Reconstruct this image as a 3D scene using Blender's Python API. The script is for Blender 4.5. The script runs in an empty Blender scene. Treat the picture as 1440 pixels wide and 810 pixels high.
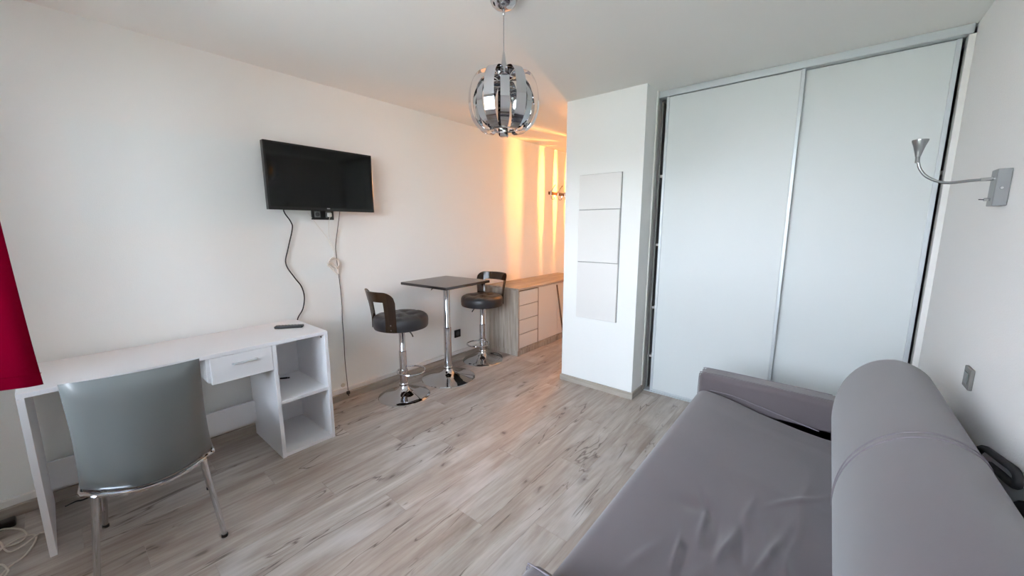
import bpy, bmesh, math, random
from mathutils import Vector, Matrix
from math import sin, cos, pi, radians as RAD

random.seed(7)
SC = bpy.context.scene
COL = SC.collection
H_CEIL = 2.5
CAM_H = 1.442
F_PX, YAW, PITCH = 537.13, RAD(39.448), RAD(9.081)

# ------------------------------------------------------------------ camera
fwd = Vector((-sin(YAW) * cos(PITCH), cos(YAW) * cos(PITCH), -sin(PITCH)))
rgt = Vector((cos(YAW), sin(YAW), 0))
dwn = fwd.cross(rgt)
cam_d = bpy.data.cameras.new('camera')
cam_d.sensor_width = 36.0
cam_d.lens = 36.0 * F_PX / 1440.0
cam_d.clip_start = 0.02
cam = bpy.data.objects.new('camera', cam_d)
COL.objects.link(cam)
mw = Matrix((rgt, -dwn, -fwd)).transposed().to_4x4()
mw.translation = (0, 0, CAM_H)
cam.matrix_world = mw
SC.camera = cam

def ray(px, py):
    return rgt * ((px - 720) / F_PX) + dwn * ((py - 405) / F_PX) + fwd
def on_z(px, py, z=0.0):            # a pixel on a horizontal surface of known height
    r = ray(px, py); t = (z - CAM_H) / r.z
    return Vector((r.x * t, r.y * t, z))
def on_x(px, py, x):                # a pixel on a wall x = const
    r = ray(px, py); t = x / r.x
    return Vector((x, r.y * t, CAM_H + r.z * t))
def on_y(px, py, y):
    r = ray(px, py); t = y / r.y
    return Vector((r.x * t, y, CAM_H + r.z * t))

# ------------------------------------------------------------------ world, exposure
W = bpy.data.worlds.new('sky'); SC.world = W
W.use_nodes = True
nt = W.node_tree; nt.nodes.clear()
out = nt.nodes.new('ShaderNodeOutputWorld'); bg = nt.nodes.new('ShaderNodeBackground')
tc = nt.nodes.new('ShaderNodeTexCoord'); sp = nt.nodes.new('ShaderNodeSeparateXYZ')
rp = nt.nodes.new('ShaderNodeValToRGB')
rp.color_ramp.elements[0].position = 0.0; rp.color_ramp.elements[0].color = (0.84, 0.91, 1.0, 1)
rp.color_ramp.elements[1].position = 0.8; rp.color_ramp.elements[1].color = (0.60, 0.77, 1.0, 1)
nt.links.new(tc.outputs['Generated'], sp.inputs[0])
nt.links.new(sp.outputs['Z'], rp.inputs[0])
nt.links.new(rp.outputs[0], bg.inputs['Color'])
bg.inputs['Strength'].default_value = 18.0
nt.links.new(bg.outputs[0], out.inputs['Surface'])
vs = SC.view_settings
vs.view_transform = 'Standard'; vs.look = 'None'; vs.gamma = 1.0; vs.use_curve_mapping = False
vs.exposure = 0.10
# sun high behind the building: lights the ground outside, never the room directly
sd = bpy.data.lights.new('sun', 'SUN'); sd.energy = 225.0; sd.angle = RAD(0.6); sd.color = (1.0, .96, .91)
sun = bpy.data.objects.new('sun', sd); COL.objects.link(sun)
sun.rotation_euler = Vector((0.25, -0.75, -1.0)).to_track_quat('-Z', 'Y').to_euler()
SC.cycles.caustics_reflective = True
SC.cycles.caustics_refractive = False
SC.cycles.blur_glossy = 0.5
SC.cycles.max_bounces = 16
SC.cycles.diffuse_bounces = 10
SC.cycles.sample_clamp_indirect = 6.0

# ------------------------------------------------------------------ materials
def lin(c):
    return tuple(((v / 255) / 12.92 if v / 255 <= 0.04045 else ((v / 255 + 0.055) / 1.055) ** 2.4) for v in c) + (1.0,)
M = {}
def mat(name, rgb, rough=0.5, metal=0.0, bump=0.0, bscale=200.0, spec=0.5, var=0.0, vscale=6.0, sheen=0.0, coat=0.0, detail=3.0):
    m = bpy.data.materials.new(name); m.use_nodes = True
    n = m.node_tree; b = n.nodes['Principled BSDF']
    b.inputs['Base Color'].default_value = lin(rgb)
    b.inputs['Roughness'].default_value = rough
    b.inputs['Metallic'].default_value = metal
    b.inputs['Specular IOR Level'].default_value = spec
    if sheen:
        b.inputs['Sheen Weight'].default_value = sheen; b.inputs['Sheen Roughness'].default_value = 0.5
    if coat:
        b.inputs['Coat Weight'].default_value = coat; b.inputs['Coat Roughness'].default_value = 0.1
    t = n.nodes.new('ShaderNodeTexCoord')
    if bump:
        no = n.nodes.new('ShaderNodeTexNoise'); no.inputs['Scale'].default_value = bscale; no.inputs['Detail'].default_value = detail
        n.links.new(t.outputs['Object'], no.inputs['Vector'])
        bu = n.nodes.new('ShaderNodeBump'); bu.inputs['Strength'].default_value = bump; bu.inputs['Distance'].default_value = 0.002
        n.links.new(no.outputs['Fac'], bu.inputs['Height']); n.links.new(bu.outputs[0], b.inputs['Normal'])
    if var:
        no = n.nodes.new('ShaderNodeTexNoise'); no.inputs['Scale'].default_value = vscale; no.inputs['Detail'].default_value = 4
        n.links.new(t.outputs['Object'], no.inputs['Vector'])
        mr = n.nodes.new('ShaderNodeMapRange'); mr.inputs['From Min'].default_value = .3; mr.inputs['From Max'].default_value = .7
        mr.inputs['To Min'].default_value = 1 - var; mr.inputs['To Max'].default_value = 1 + var
        n.links.new(no.outputs['Fac'], mr.inputs['Value'])
        mx = n.nodes.new('ShaderNodeMix'); mx.data_type = 'RGBA'; mx.blend_type = 'MULTIPLY'; mx.inputs['Factor'].default_value = 1
        mx.inputs['A'].default_value = lin(rgb); n.links.new(mr.outputs[0], mx.inputs['B'])
        n.links.new(mx.outputs['Result'], b.inputs['Base Color'])
    M[name] = m
    return m
mat('wall_paint', (243, 245, 243), 0.85, bump=0.25, bscale=260, spec=0.2)
mat('wall_plaster', (244, 243, 242), 0.6, bump=0.6, bscale=150, spec=0.4)
mat('ceiling_paint', (244, 245, 242), 0.9, bump=0.15, bscale=200, spec=0.1)
mat('white_trim', (232, 231, 228), 0.5)
mat('wardrobe_white', (212, 217, 217), 0.42, bump=0.15, bscale=400)
mat('alu', (200, 206, 209), 0.38, 0.25)
mat('alu_lamp', (150, 152, 154), 0.32, 0.9)
mat('wardrobe_inside', (150, 150, 148), 0.7)
mat('desk_white', (236, 236, 238), 0.4)
mat('dresser_white', (225, 220, 214), 0.4)
mat('chrome', (205, 206, 209), 0.04, 1.0)
mat('chrome_soft', (205, 206, 208), 0.12, 1.0)
mat('chair_leather', (98, 102, 101), 0.30, bump=0.12, bscale=500, coat=0.3)
mat('stool_leather', (39, 38, 41), 0.38, bump=0.1, bscale=300)
mat('black_plastic', (18, 18, 19), 0.35)
mat('black_soft', (22, 21, 21), 0.6)
mat('grey_plastic', (120, 122, 122), 0.4)
mat('dark_grey_plastic', (70, 71, 72), 0.4)
mat('screen', (5, 5, 6), 0.06, spec=0.3)
mat('bezel', (9, 9, 10), 0.2)
mat('silver_print', (170, 170, 172), 0.4)
mat('table_black', (26, 24, 25), 0.18, spec=0.7)
mat('cable_black', (22, 22, 23), 0.5)
mat('cable_white', (225, 222, 214), 0.5)
mat('cable_beige', (205, 197, 184), 0.5)
mat('sofa_fabric', (97, 89, 92), 0.85, bump=0.35, bscale=900, spec=0.25, sheen=0.35, var=0.03)
mat('sofa_seam', (124, 117, 122), 0.85, spec=0.2)
mat('dark_cloth', (38, 37, 38), 0.9, bump=0.5, bscale=400)
mat('pole_wood', (92, 66, 48), 0.5)
mat('window_white', (235, 236, 236), 0.4)
mat('paving', (192, 188, 184), 0.9, var=0.08, vscale=1.5)
mat('grass', (92, 95, 84), 0.9, var=0.3, vscale=0.6)
mat('socket_grey', (112, 110, 106), 0.45)
mat('hatch_gap', (172, 172, 170), 0.6)

def stripe_wood(name, c0, c1, along='Z', scale=8.0, stretch=14.0, rough=0.5):
    m = bpy.data.materials.new(name); m.use_nodes = True
    n = m.node_tree; b = n.nodes['Principled BSDF']; b.inputs['Roughness'].default_value = rough
    t = n.nodes.new('ShaderNodeTexCoord'); mp = n.nodes.new('ShaderNodeMapping')
    s = [scale] * 3; s['XYZ'.index(along)] = scale / stretch
    mp.inputs['Scale'].default_value = s
    n.links.new(t.outputs['Object'], mp.inputs[0])
    no = n.nodes.new('ShaderNodeTexNoise'); no.inputs['Scale'].default_value = 3.0; no.inputs['Detail'].default_value = 7; no.inputs['Roughness'].default_value = .65
    n.links.new(mp.outputs[0], no.inputs['Vector'])
    r = n.nodes.new('ShaderNodeValToRGB')
    r.color_ramp.elements[0].position = .32; r.color_ramp.elements[0].color = lin(c0)
    r.color_ramp.elements[1].position = .68; r.color_ramp.elements[1].color = lin(c1)
    n.links.new(no.outputs['Fac'], r.inputs[0]); n.links.new(r.outputs[0], b.inputs['Base Color'])
    M[name] = m
stripe_wood('dresser_oak', (134, 122, 110), (190, 180, 168), 'Z')
stripe_wood('dresser_top', (140, 126, 112), (188, 176, 162), 'Y')
stripe_wood('skirting_oak_y', (138, 128, 117), (178, 169, 158), 'Y')
stripe_wood('skirting_oak_x', (150, 141, 130), (186, 178, 167), 'X')

def floor_material():
    m = bpy.data.materials.new('floor_planks'); m.use_nodes = True
    n = m.node_tree; L = n.links; b = n.nodes['Principled BSDF']
    N = n.nodes.new
    t = N('ShaderNodeTexCoord'); oi = N('ShaderNodeObjectInfo')
    cb = N('ShaderNodeCombineXYZ')
    for k, mul in (('X', 37.0), ('Y', 91.0), ('Z', 53.0)):
        mm = N('ShaderNodeMath'); mm.operation = 'MULTIPLY'; mm.inputs[1].default_value = mul
        L.new(oi.outputs['Random'], mm.inputs[0]); L.new(mm.outputs[0], cb.inputs[k])
    ad = N('ShaderNodeVectorMath'); ad.operation = 'ADD'
    L.new(t.outputs['Object'], ad.inputs[0]); L.new(cb.outputs[0], ad.inputs[1])
    def noise(scale, sc, detail, rough=.6, dist=0.0):
        mp = N('ShaderNodeMapping'); mp.inputs['Scale'].default_value = sc
        L.new(ad.outputs[0], mp.inputs[0])
        no = N('ShaderNodeTexNoise'); no.inputs['Scale'].default_value = scale; no.inputs['Detail'].default_value = detail
        no.inputs['Roughness'].default_value = rough; no.inputs['Distortion'].default_value = dist
        L.new(mp.outputs[0], no.inputs['Vector']); return no.outputs['Fac']
    def ramp(v, stops):
        r = N('ShaderNodeValToRGB'); e = r.color_ramp.elements
        while len(e) < len(stops): e.new(0.5)
        for i, (p, c) in enumerate(stops):
            e[i].position = p; e[i].color = c if len(c) == 4 else lin(c)
        L.new(v, r.inputs[0]); return r.outputs[0]
    def mix(mode, fac, a, bb):
        x = N('ShaderNodeMix'); x.data_type = 'RGBA'; x.blend_type = mode
        if isinstance(fac, float): x.inputs['Factor'].default_value = fac
        else: L.new(fac, x.inputs['Factor'])
        L.new(a, x.inputs['A'])
        if isinstance(bb, tuple): x.inputs['B'].default_value = bb
        else: L.new(bb, x.inputs['B'])
        return x.outputs['Result']
    g1 = noise(1.0, (8, 1.0, 1), 7, .62, .8)              # broad streaks
    base = ramp(g1, [(.22, (132, 117, 106)), (.40, (162, 149, 139)), (.58, (181, 171, 162)), (.78, (205, 199, 193))])
    g2 = noise(1.0, (60, 4, 1), 5, .6)                   # fine grain
    base = mix('MULTIPLY', .45, base, ramp(g2, [(.3, (190, 182, 176)), (.62, (255, 255, 255))]))
    g3 = noise(1.0, (5, 2.2, 1), 3, .5)                  # pale worn patches
    base = mix('MIX', ramp(g3, [(.52, (0, 0, 0, 1)), (.75, (.6, .6, .6, 1))]), base, lin((208, 205, 202)))
    # long cracks along the grain
    ck = noise(1.0, (5, .7, 1), 4, .55, .5)
    sub = N('ShaderNodeMath'); sub.operation = 'SUBTRACT'; sub.inputs[1].default_value = .5; L.new(ck, sub.inputs[0])
    ab = N('ShaderNodeMath'); ab.operation = 'ABSOLUTE'; L.new(sub.outputs[0], ab.inputs[0])
    line = ramp(ab.outputs[0], [(0.0, (1, 1, 1, 1)), (.009, (0, 0, 0, 1))])
    gate = ramp(noise(1.0, (3, 1.4, 1), 2), [(.44, (0, 0, 0, 1)), (.52, (1, 1, 1, 1))])
    mk = mix('MULTIPLY', 1.0, line, gate)
    base = mix('MIX', mk, base, lin((104, 92, 85)))
    # knots
    mp = N('ShaderNodeMapping'); mp.inputs['Scale'].default_value = (5.2, 2.3, 1)
    L.new(ad.outputs[0], mp.inputs[0])
    wv = N('ShaderNodeTexNoise'); wv.inputs['Scale'].default_value = 4; L.new(mp.outputs[0], wv.inputs['Vector'])
    am = N('ShaderNodeVectorMath'); am.operation = 'MULTIPLY_ADD'; am.inputs[1].default_value = (.3, .3, .0)
    L.new(wv.outputs['Color'], am.inputs[0]); L.new(mp.outputs[0], am.inputs[2])
    vo = N('ShaderNodeTexVoronoi'); vo.inputs['Scale'].default_value = 1.0; vo.voronoi_dimensions = '2D'
    L.new(am.outputs[0], vo.inputs['Vector'])
    kn = ramp(vo.outputs['Distance'], [(.02, (1, 1, 1, 1)), (.06, (.4, .4, .4, 1)), (.14, (0, 0, 0, 1))])
    sepc = N('ShaderNodeSeparateColor'); L.new(vo.outputs['Color'], sepc.inputs[0])
    kg = ramp(sepc.outputs[0], [(.66, (0, 0, 0, 1)), (.74, (.85, .85, .85, 1))])
    base = mix('MIX', mix('MULTIPLY', 1.0, kn, kg), base, lin((100, 88, 80)))
    # each board its own tone
    tone = ramp(oi.outputs['Random'], [(0.0, (.93, .93, .93, 1)), (1.0, (1.0, 1.0, 1.0, 1))])
    base = mix('MULTIPLY', 1.0, base, tone)
    L.new(base, b.inputs['Base Color'])
    b.inputs['Roughness'].default_value = .42
    b.inputs['Specular IOR Level'].default_value = .45
    bu = N('ShaderNodeBump'); bu.inputs['Strength'].default_value = .25; bu.inputs['Distance'].default_value = .001
    L.new(g2, bu.inputs['Height']); L.new(bu.outputs[0], b.inputs['Normal'])
    M['floor_planks'] = m
floor_material()

def thin_mix(name, build):
    m = bpy.data.materials.new(name); m.use_nodes = True
    n = m.node_tree; n.nodes.clear()
    o = n.nodes.new('ShaderNodeOutputMaterial')
    n.links.new(build(n), o.inputs['Surface']); M[name] = m
def _glass(n):
    a = n.nodes.new('ShaderNodeBsdfTransparent'); g = n.nodes.new('ShaderNodeBsdfGlossy'); g.inputs['Roughness'].default_value = .0
    fr = n.nodes.new('ShaderNodeFresnel'); fr.inputs['IOR'].default_value = 1.45
    mx = n.nodes.new('ShaderNodeMixShader')
    n.links.new(fr.outputs[0], mx.inputs[0]); n.links.new(a.outputs[0], mx.inputs[1]); n.links.new(g.outputs[0], mx.inputs[2])
    return mx.outputs[0]
thin_mix('window_glass', _glass)
def _curtain(n):
    d = n.nodes.new('ShaderNodeBsdfDiffuse'); d.inputs['Color'].default_value = lin((104, 2, 28))
    t = n.nodes.new('ShaderNodeBsdfTranslucent'); t.inputs['Color'].default_value = lin((150, 4, 42))
    mx = n.nodes.new('ShaderNodeMixShader'); mx.inputs[0].default_value = .12
    n.links.new(d.outputs[0], mx.inputs[1]); n.links.new(t.outputs[0], mx.inputs[2]); return mx.outputs[0]
thin_mix('red_curtain', _curtain)
def _acrylic(n):
    p = n.nodes.new('ShaderNodeBsdfPrincipled'); p.inputs['Base Color'].default_value = lin((48, 34, 26)); p.inputs['Roughness'].default_value = .1
    t = n.nodes.new('ShaderNodeBsdfTransparent'); t.inputs['Color'].default_value = lin((150, 128, 84))
    mx = n.nodes.new('ShaderNodeMixShader'); mx.inputs[0].default_value = .30
    n.links.new(p.outputs[0], mx.inputs[1]); n.links.new(t.outputs[0], mx.inputs[2]); return mx.outputs[0]
thin_mix('smoked_brown', _acrylic)
def _bulb(n):
    e = n.nodes.new('ShaderNodeEmission'); e.inputs['Color'].default_value = (1.0, .34, .06, 1); e.inputs['Strength'].default_value = 30000.0
    return e.outputs[0]
thin_mix('lit_bulb', _bulb)
mat('frosted_bulb', (235, 232, 225), 0.3)

# ------------------------------------------------------------------ mesh helpers
def world_loc(p):
    v = Vector((0, 0, 0))
    while p is not None:
        v += p.location; p = p.parent
    return v
def link(name, me, m, parent=None, world=False, smooth=False):
    """one mesh object; with world=True the vertices are given in room coordinates"""
    if isinstance(me, bmesh.types.BMesh):
        bm = me
        bmesh.ops.recalc_face_normals(bm, faces=bm.faces)
        if world and parent is not None:
            bmesh.ops.translate(bm, verts=bm.verts, vec=-world_loc(parent))
        for f in bm.faces: f.smooth = bool(smooth)
        if smooth:
            ang = smooth if isinstance(smooth, float) else RAD(40)
            for e in bm.edges:
                if len(e.link_faces) == 2 and e.calc_face_angle(0) > ang: e.smooth = False
        me = bpy.data.meshes.new(name); bm.to_mesh(me); bm.free()
    o = bpy.data.objects.new(name, me)
    if m: me.materials.clear(); me.materials.append(M[m])
    COL.objects.link(o)
    if parent is not None: o.parent = parent
    return o
def tag(o, label=None, cat=None, group=None, kind=None):
    if label: o['label'] = label
    if cat: o['category'] = cat
    if group: o['group'] = group
    if kind: o['kind'] = kind
    return o
def thing(name, label, cat, loc=(0, 0, 0), rotz=0.0, group=None):
    o = bpy.data.objects.new(name, None); o.empty_display_size = .1
    COL.objects.link(o); o.location = loc; o.rotation_euler = (0, 0, rotz)
    return tag(o, label, cat, group)
def dup(root, loc, rotz, label):
    r = root.copy(); COL.objects.link(r); r.location = loc; r.rotation_euler = (0, 0, rotz); r['label'] = label
    for ch in list(root.children):
        c = ch.copy(); COL.objects.link(c); c.parent = r
        for g in list(ch.children):
            d = g.copy(); COL.objects.link(d); d.parent = c
    return r
def box(lo, hi, bev=0.0, seg=2, bm=None):
    new = bm is None
    b = bmesh.new()
    bmesh.ops.create_cube(b, size=1.0)
    for v in b.verts:
        v.co = Vector([(lo[i] + hi[i]) / 2 + v.co[i] * (hi[i] - lo[i]) for i in range(3)])
    if bev: bmesh.ops.bevel(b, geom=b.edges[:], offset=bev, segments=seg, affect='EDGES', profile=.5)
    if new: return b
    me = bpy.data.meshes.new('tmp'); b.to_mesh(me); b.free(); bm.from_mesh(me); bpy.data.meshes.remove(me)
    return bm
def join(bm, b):
    me = bpy.data.meshes.new('tmp'); b.to_mesh(me); b.free(); bm.from_mesh(me); bpy.data.meshes.remove(me); return bm
def lathe(prof, n=48, c=(0, 0, 0)):
    """prof: list of (r, z)"""
    b = bmesh.new(); rings = []
    for r, z in prof:
        if r < 1e-6: rings.append([b.verts.new((c[0], c[1], c[2] + z))])
        else: rings.append([b.verts.new((c[0] + r * cos(2 * pi * k / n), c[1] + r * sin(2 * pi * k / n), c[2] + z)) for k in range(n)])
    for A, B in zip(rings, rings[1:]):
        for k in range(n):
            k2 = (k + 1) % n
            if len(A) == 1 and len(B) == 1: continue
            if len(A) == 1: b.faces.new((A[0], B[k], B[k2]))
            elif len(B) == 1: b.faces.new((A[k], B[0], A[k2]))
            else: b.faces.new((A[k], B[k], B[k2], A[k2]))
    return b
def smooth_path(pts, sub=6, closed=False):
    P = [Vector(p) for p in pts]; n = len(P); res = []
    rng = range(n) if closed else range(n - 1)
    for i in rng:
        if closed: a, b, c, d = P[(i - 1) % n], P[i], P[(i + 1) % n], P[(i + 2) % n]
        else: a, b, c, d = P[max(i - 1, 0)], P[i], P[i + 1], P[min(i + 2, n - 1)]
        for k in range(sub):
            t = k / sub
            res.append(.5 * ((2 * b) + (c - a) * t + (2 * a - 5 * b + 4 * c - d) * t * t + (3 * b - a - 3 * c + d) * t ** 3))
    if not closed: res.append(P[-1])
    return res
def tube(pts, r, n=8, closed=False, sub=6, flat=1.0):
    """r: number or list per control point (no smoothing then)"""
    path = smooth_path(pts, sub, closed) if sub else [Vector(p) for p in pts]
    N = len(path); b = bmesh.new(); rings = []
    T0 = (path[1] - path[0]).normalized()
    up = Vector((0, 0, 1)) if abs(T0.z) < .9 else Vector((1, 0, 0))
    side = T0.cross(up).normalized()
    for i, p in enumerate(path):
        if closed: T = (path[(i + 1) % N] - path[i - 1]).normalized()
        else: T = (path[min(i + 1, N - 1)] - path[max(i - 1, 0)]).normalized()
        side = (side - T * side.dot(T)).normalized(); nb = T.cross(side)
        rr = r if not isinstance(r, (list, tuple)) else r[min(i, len(r) - 1)]
        rings.append([b.verts.new(p + rr * (cos(2 * pi * k / n) * side + flat * sin(2 * pi * k / n) * nb)) for k in range(n)])
    for i in range(N if closed else N - 1):
        A, B = rings[i], rings[(i + 1) % N]
        for k in range(n): b.faces.new((A[k], A[(k + 1) % n], B[(k + 1) % n], B[k]))
    if not closed:
        b.faces.new(rings[0][::-1]); b.faces.new(rings[-1])
    return b
def cyl(p0, p1, r0, r1=None, n=20):
    r1 = r0 if r1 is None else r1
    return tube([p0, p1], [r0, r1], n=n, sub=0)
def rounded_box(lo, hi, r, n=10, m=4, fn=None):
    """box with round edges made of grids; fn(Vector) -> Vector moves the finished vertices"""
    h = [(hi[i] - lo[i]) / 2 for i in range(3)]; c = Vector([(hi[i] + lo[i]) / 2 for i in range(3)])
    rr = min(r, *h)
    def samples(hh):
        e = [hh - rr + rr * math.tan(RAD(45) * k / m) for k in range(1, m + 1)]
        L = hh - rr; k = max(1, n)
        mid = [-L + 2 * L * j / k for j in range(k + 1)]
        return [-x for x in e[::-1]] + mid + e
    S = [samples(x) for x in h]
    b = bmesh.new(); cache = {}
    def vert(p):
        key = tuple(round(x, 6) for x in p)
        if key not in cache:
            inner = Vector([max(-(h[i] - rr), min(h[i] - rr, p[i])) for i in range(3)])
            d = Vector(p) - inner
            q = inner + d.normalized() * rr + c if d.length > 1e-9 else Vector(p) + c
            cache[key] = b.verts.new(fn(q) if fn else q)
        return cache[key]
    for ax in range(3):
        u, v = [(1, 2), (0, 2), (0, 1)][ax]
        for s in (-1, 1):
            for i in range(len(S[u]) - 1):
                for j in range(len(S[v]) - 1):
                    vs_ = []
                    for a, bb in ((i, j), (i + 1, j), (i + 1, j + 1), (i, j + 1)):
                        p = [0, 0, 0]; p[ax] = s * h[ax]; p[u] = S[u][a]; p[v] = S[v][bb]; vs_.append(vert(p))
                    if len(set(vs_)) == 4:
                        try: b.faces.new(vs_)
                        except ValueError: pass
    return b
def sheet(grid, thick=0.0, normal_fn=None):
    """grid[i][j] of points -> closed thin sheet (offset along vertex normals)"""
    b = bmesh.new(); I, J = len(grid), len(grid[0])
    V = [[b.verts.new(p) for p in row] for row in grid]
    F = [b.faces.new((V[i][j], V[i + 1][j], V[i + 1][j + 1], V[i][j + 1])) for i in range(I - 1) for j in range(J - 1)]
    if thick:
        b.normal_update()
        nn = {v: v.normal.copy() for v in b.verts}
        V2 = [[b.verts.new(v.co - nn[v] * thick) for v in row] for row in V]
        for i in range(I - 1):
            for j in range(J - 1): b.faces.new((V2[i][j], V2[i][j + 1], V2[i + 1][j + 1], V2[i + 1][j]))
        def edge(a, c, a2, c2): b.faces.new((a, c, c2, a2))
        for i in range(I - 1):
            edge(V[i][0], V[i + 1][0], V2[i][0], V2[i + 1][0]); edge(V[i][J - 1], V[i + 1][J - 1], V2[i][J - 1], V2[i + 1][J - 1])
        for j in range(J - 1):
            edge(V[0][j], V[0][j + 1], V2[0][j], V2[0][j + 1]); edge(V[I - 1][j], V[I - 1][j + 1], V2[I - 1][j], V2[I - 1][j + 1])
    return b
def struct(name, bm, m, parent=None, smooth=False):
    o = link(name, bm, m, parent, smooth=smooth)
    if parent is None: o['kind'] = 'structure'
    return o

# ------------------------------------------------------------------ room shell
XL, XR = -3.055, 0.495
Y0, YC, YW, YB, YE = -0.95, 2.997, 3.25, 3.86, 5.6
XC0, XC1 = -1.850, -1.158
floor = struct('floor', box((XL - .1, Y0 - .1, -.08), (XR + .1, YE + .1, -.005)), 'skirting_oak_y')
PWID, PLEN = .186, 1.26
x_off = -1.727                                        # a board joint seen in front of the sofa
k0 = math.floor((XL - x_off) / PWID)
shared = {}
col = 0
for k in range(k0, 40):
    xa = x_off + k * PWID; xb = xa + PWID
    if xa >= XR: break
    xa, xb = max(xa, XL), min(xb, XR)
    ymax = YE if xa < XC0 else YB
    y = Y0 - ((col * 0.43) % 1.0) * PLEN
    col += 1
    while y < ymax:
        ya, yb = max(y, Y0), min(y + PLEN, ymax)
        y += PLEN
        if yb - ya < .02 or xb - xa < .005: continue
        w, l = round(xb - xa, 4), round(yb - ya, 4)
        if (w, l) not in shared:
            b = box((-w / 2 + .0002, -l / 2 + .0002, -.005), (w / 2 - .0002, l / 2 - .0002, 0), .0006, 1)
            me = bpy.data.meshes.new('plank'); b.to_mesh(me); b.free(); me.materials.append(M['floor_planks']); shared[(w, l)] = me
        o = bpy.data.objects.new('plank', shared[(w, l)]); COL.objects.link(o)
        o.location = ((xa + xb) / 2, (ya + yb) / 2, 0); o.parent = floor

struct('ceiling', box((XL - .1, Y0 - .1, H_CEIL), (XR + .1, YE + .1, H_CEIL + .1)), 'ceiling_paint')
struct('wall_left', box((XL - .1, Y0 - .1, -.08), (XL, YE + .1, H_CEIL)), 'wall_paint')
struct('wall_right', box((XR, Y0 - .1, -.08), (XR + .1, YE + .1, H_CEIL)), 'wall_plaster')
struct('wall_back', box((XC1, YB, -.005), (XR, YB + .1, H_CEIL)), 'wall_paint')
struct('wall_column', box((XC0, YC, -.005), (XC1, YE, H_CEIL)), 'wall_paint')
struct('wall_end', box((XL, YE, -.005), (XC0, YE + .1, H_CEIL)), 'wall_paint')
# window wall behind the camera, with a tall opening
WX0, WX1, WZ0, WZ1 = -2.35, 0.05, 0.88, 2.36
b = box((XL, Y0 - .22, -.005), (WX0, Y0, H_CEIL)); box((WX1, Y0 - .22, -.005), (XR, Y0, H_CEIL), bm=b)
box((WX0, Y0 - .22, -.005), (WX1, Y0, WZ0), bm=b); box((WX0, Y0 - .22, WZ1), (WX1, Y0, H_CEIL), bm=b)
struct('wall_front', b, 'wall_paint')
win = struct('window_1', box((WX0, Y0 - .16, WZ0), (WX1, Y0 - .1, WZ0 + .06)), 'window_white')
fr = box((WX0, Y0 - .16, WZ1 - .06), (WX1, Y0 - .1, WZ1))
for xx in (WX0, (WX0 + WX1) / 2 - .045, WX1 - .06): box((xx, Y0 - .16, WZ0 + .06), (xx + .07, Y0 - .1, WZ1 - .06), bm=fr)
link('window_frame', fr, 'window_white', win)
for xa, xb in ((WX0 + .07, (WX0 + WX1) / 2 - .045), ((WX0 + WX1) / 2 + .025, WX1 - .06)):
    link('pane', box((xa, Y0 - .134, WZ0 + .06), (xb, Y0 - .128, WZ1 - .06)), 'window_glass', win)
struct('ground', box((-40, -14, -3.2), (40, Y0 - .6, -3.0)), 'paving')
struct('lawn', box((-60, -70, -3.2), (60, -14, -2.98)), 'grass')
# portal only guides the sampling of the sky through the opening
ld = bpy.data.lights.new('window_portal', 'AREA'); ld.shape = 'RECTANGLE'; ld.size = WX1 - WX0; ld.size_y = WZ1 - WZ0
ld.cycles.is_portal = True
lo_ = bpy.data.objects.new('window_portal', ld); COL.objects.link(lo_)
lo_.location = ((WX0 + WX1) / 2, Y0 - .2, (WZ0 + WZ1) / 2); lo_.rotation_euler = (-pi / 2, 0, 0)

# skirting
SK = .058
struct('baseboard_left', box((XL, Y0, 0), (XL + .034, 3.2, SK), .002, 1), 'skirting_oak_y')
struct('trim_1', box((XL, Y0, SK), (XL + .022, 3.2, SK + .036), .003, 2), 'white_trim')
bc = struct('baseboard_column', box((XC0 - .012, YC - .013, 0), (XC1 + .012, YC, SK), .001, 1), 'skirting_oak_x')
link('side_board', box((XC1, YC, 0), (XC1 + .012, YW - .03, SK), .001, 1), 'skirting_oak_y', bc)
link('side_board', box((XC0 - .012, YC, 0), (XC0, YE, SK), .001, 1), 'skirting_oak_y', bc)
struct('baseboard_right', box((XR - .013, Y0, 0), (XR, 3.2, SK), .001, 1), 'skirting_oak_y')
struct('trim_2', box((XC1, YW - .045, SK), (XC1 + .010, YW - .015, H_CEIL), .001, 1), 'white_trim')

# ------------------------------------------------------------------ wardrobe
wd = thing('wardrobe', 'built-in wardrobe with two tall white sliding doors in aluminium rails', 'wardrobe', (-.33, YW, 0))
link('top_rail', box((XC1 + .002, YW - .012, 2.452), (XR - .012, YW + .075, 2.499), .002, 1), 'alu', wd, True)
link('bottom_rail', box((XC1 + .012, YW - .004, 0.0005), (XR - .004, YW + .075, .010), .001, 1), 'alu', wd, True)
def door(xa, xb, y, stile_l=True):
    d = link('sliding_door', box((xa + .012, y + .004, .022), (xb - .012, y + .018, 2.448), .001, 1), 'wardrobe_white', wd, True)
    for (sa, sb) in ((xa, xa + .022), (xb - .022, xb)):
        s = box((sa, y - .002, .014), (sb, y + .024, 2.4505), .003, 2)
        link('edge_profile', s, 'alu', d, True)
    link('bottom_profile', box((xa + .022, y + .0, .012), (xb - .022, y + .022, .030), .001, 1), 'alu', d, True)
    return d
door(-1.094, -.222, YW)
door(-.250, .452, YW + .034)
link('jamb', box((XR - .028, YW + .002, .0105), (XR - .001, YW + .07, 2.4515), .001, 1), 'white_trim', wd, True)
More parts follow.
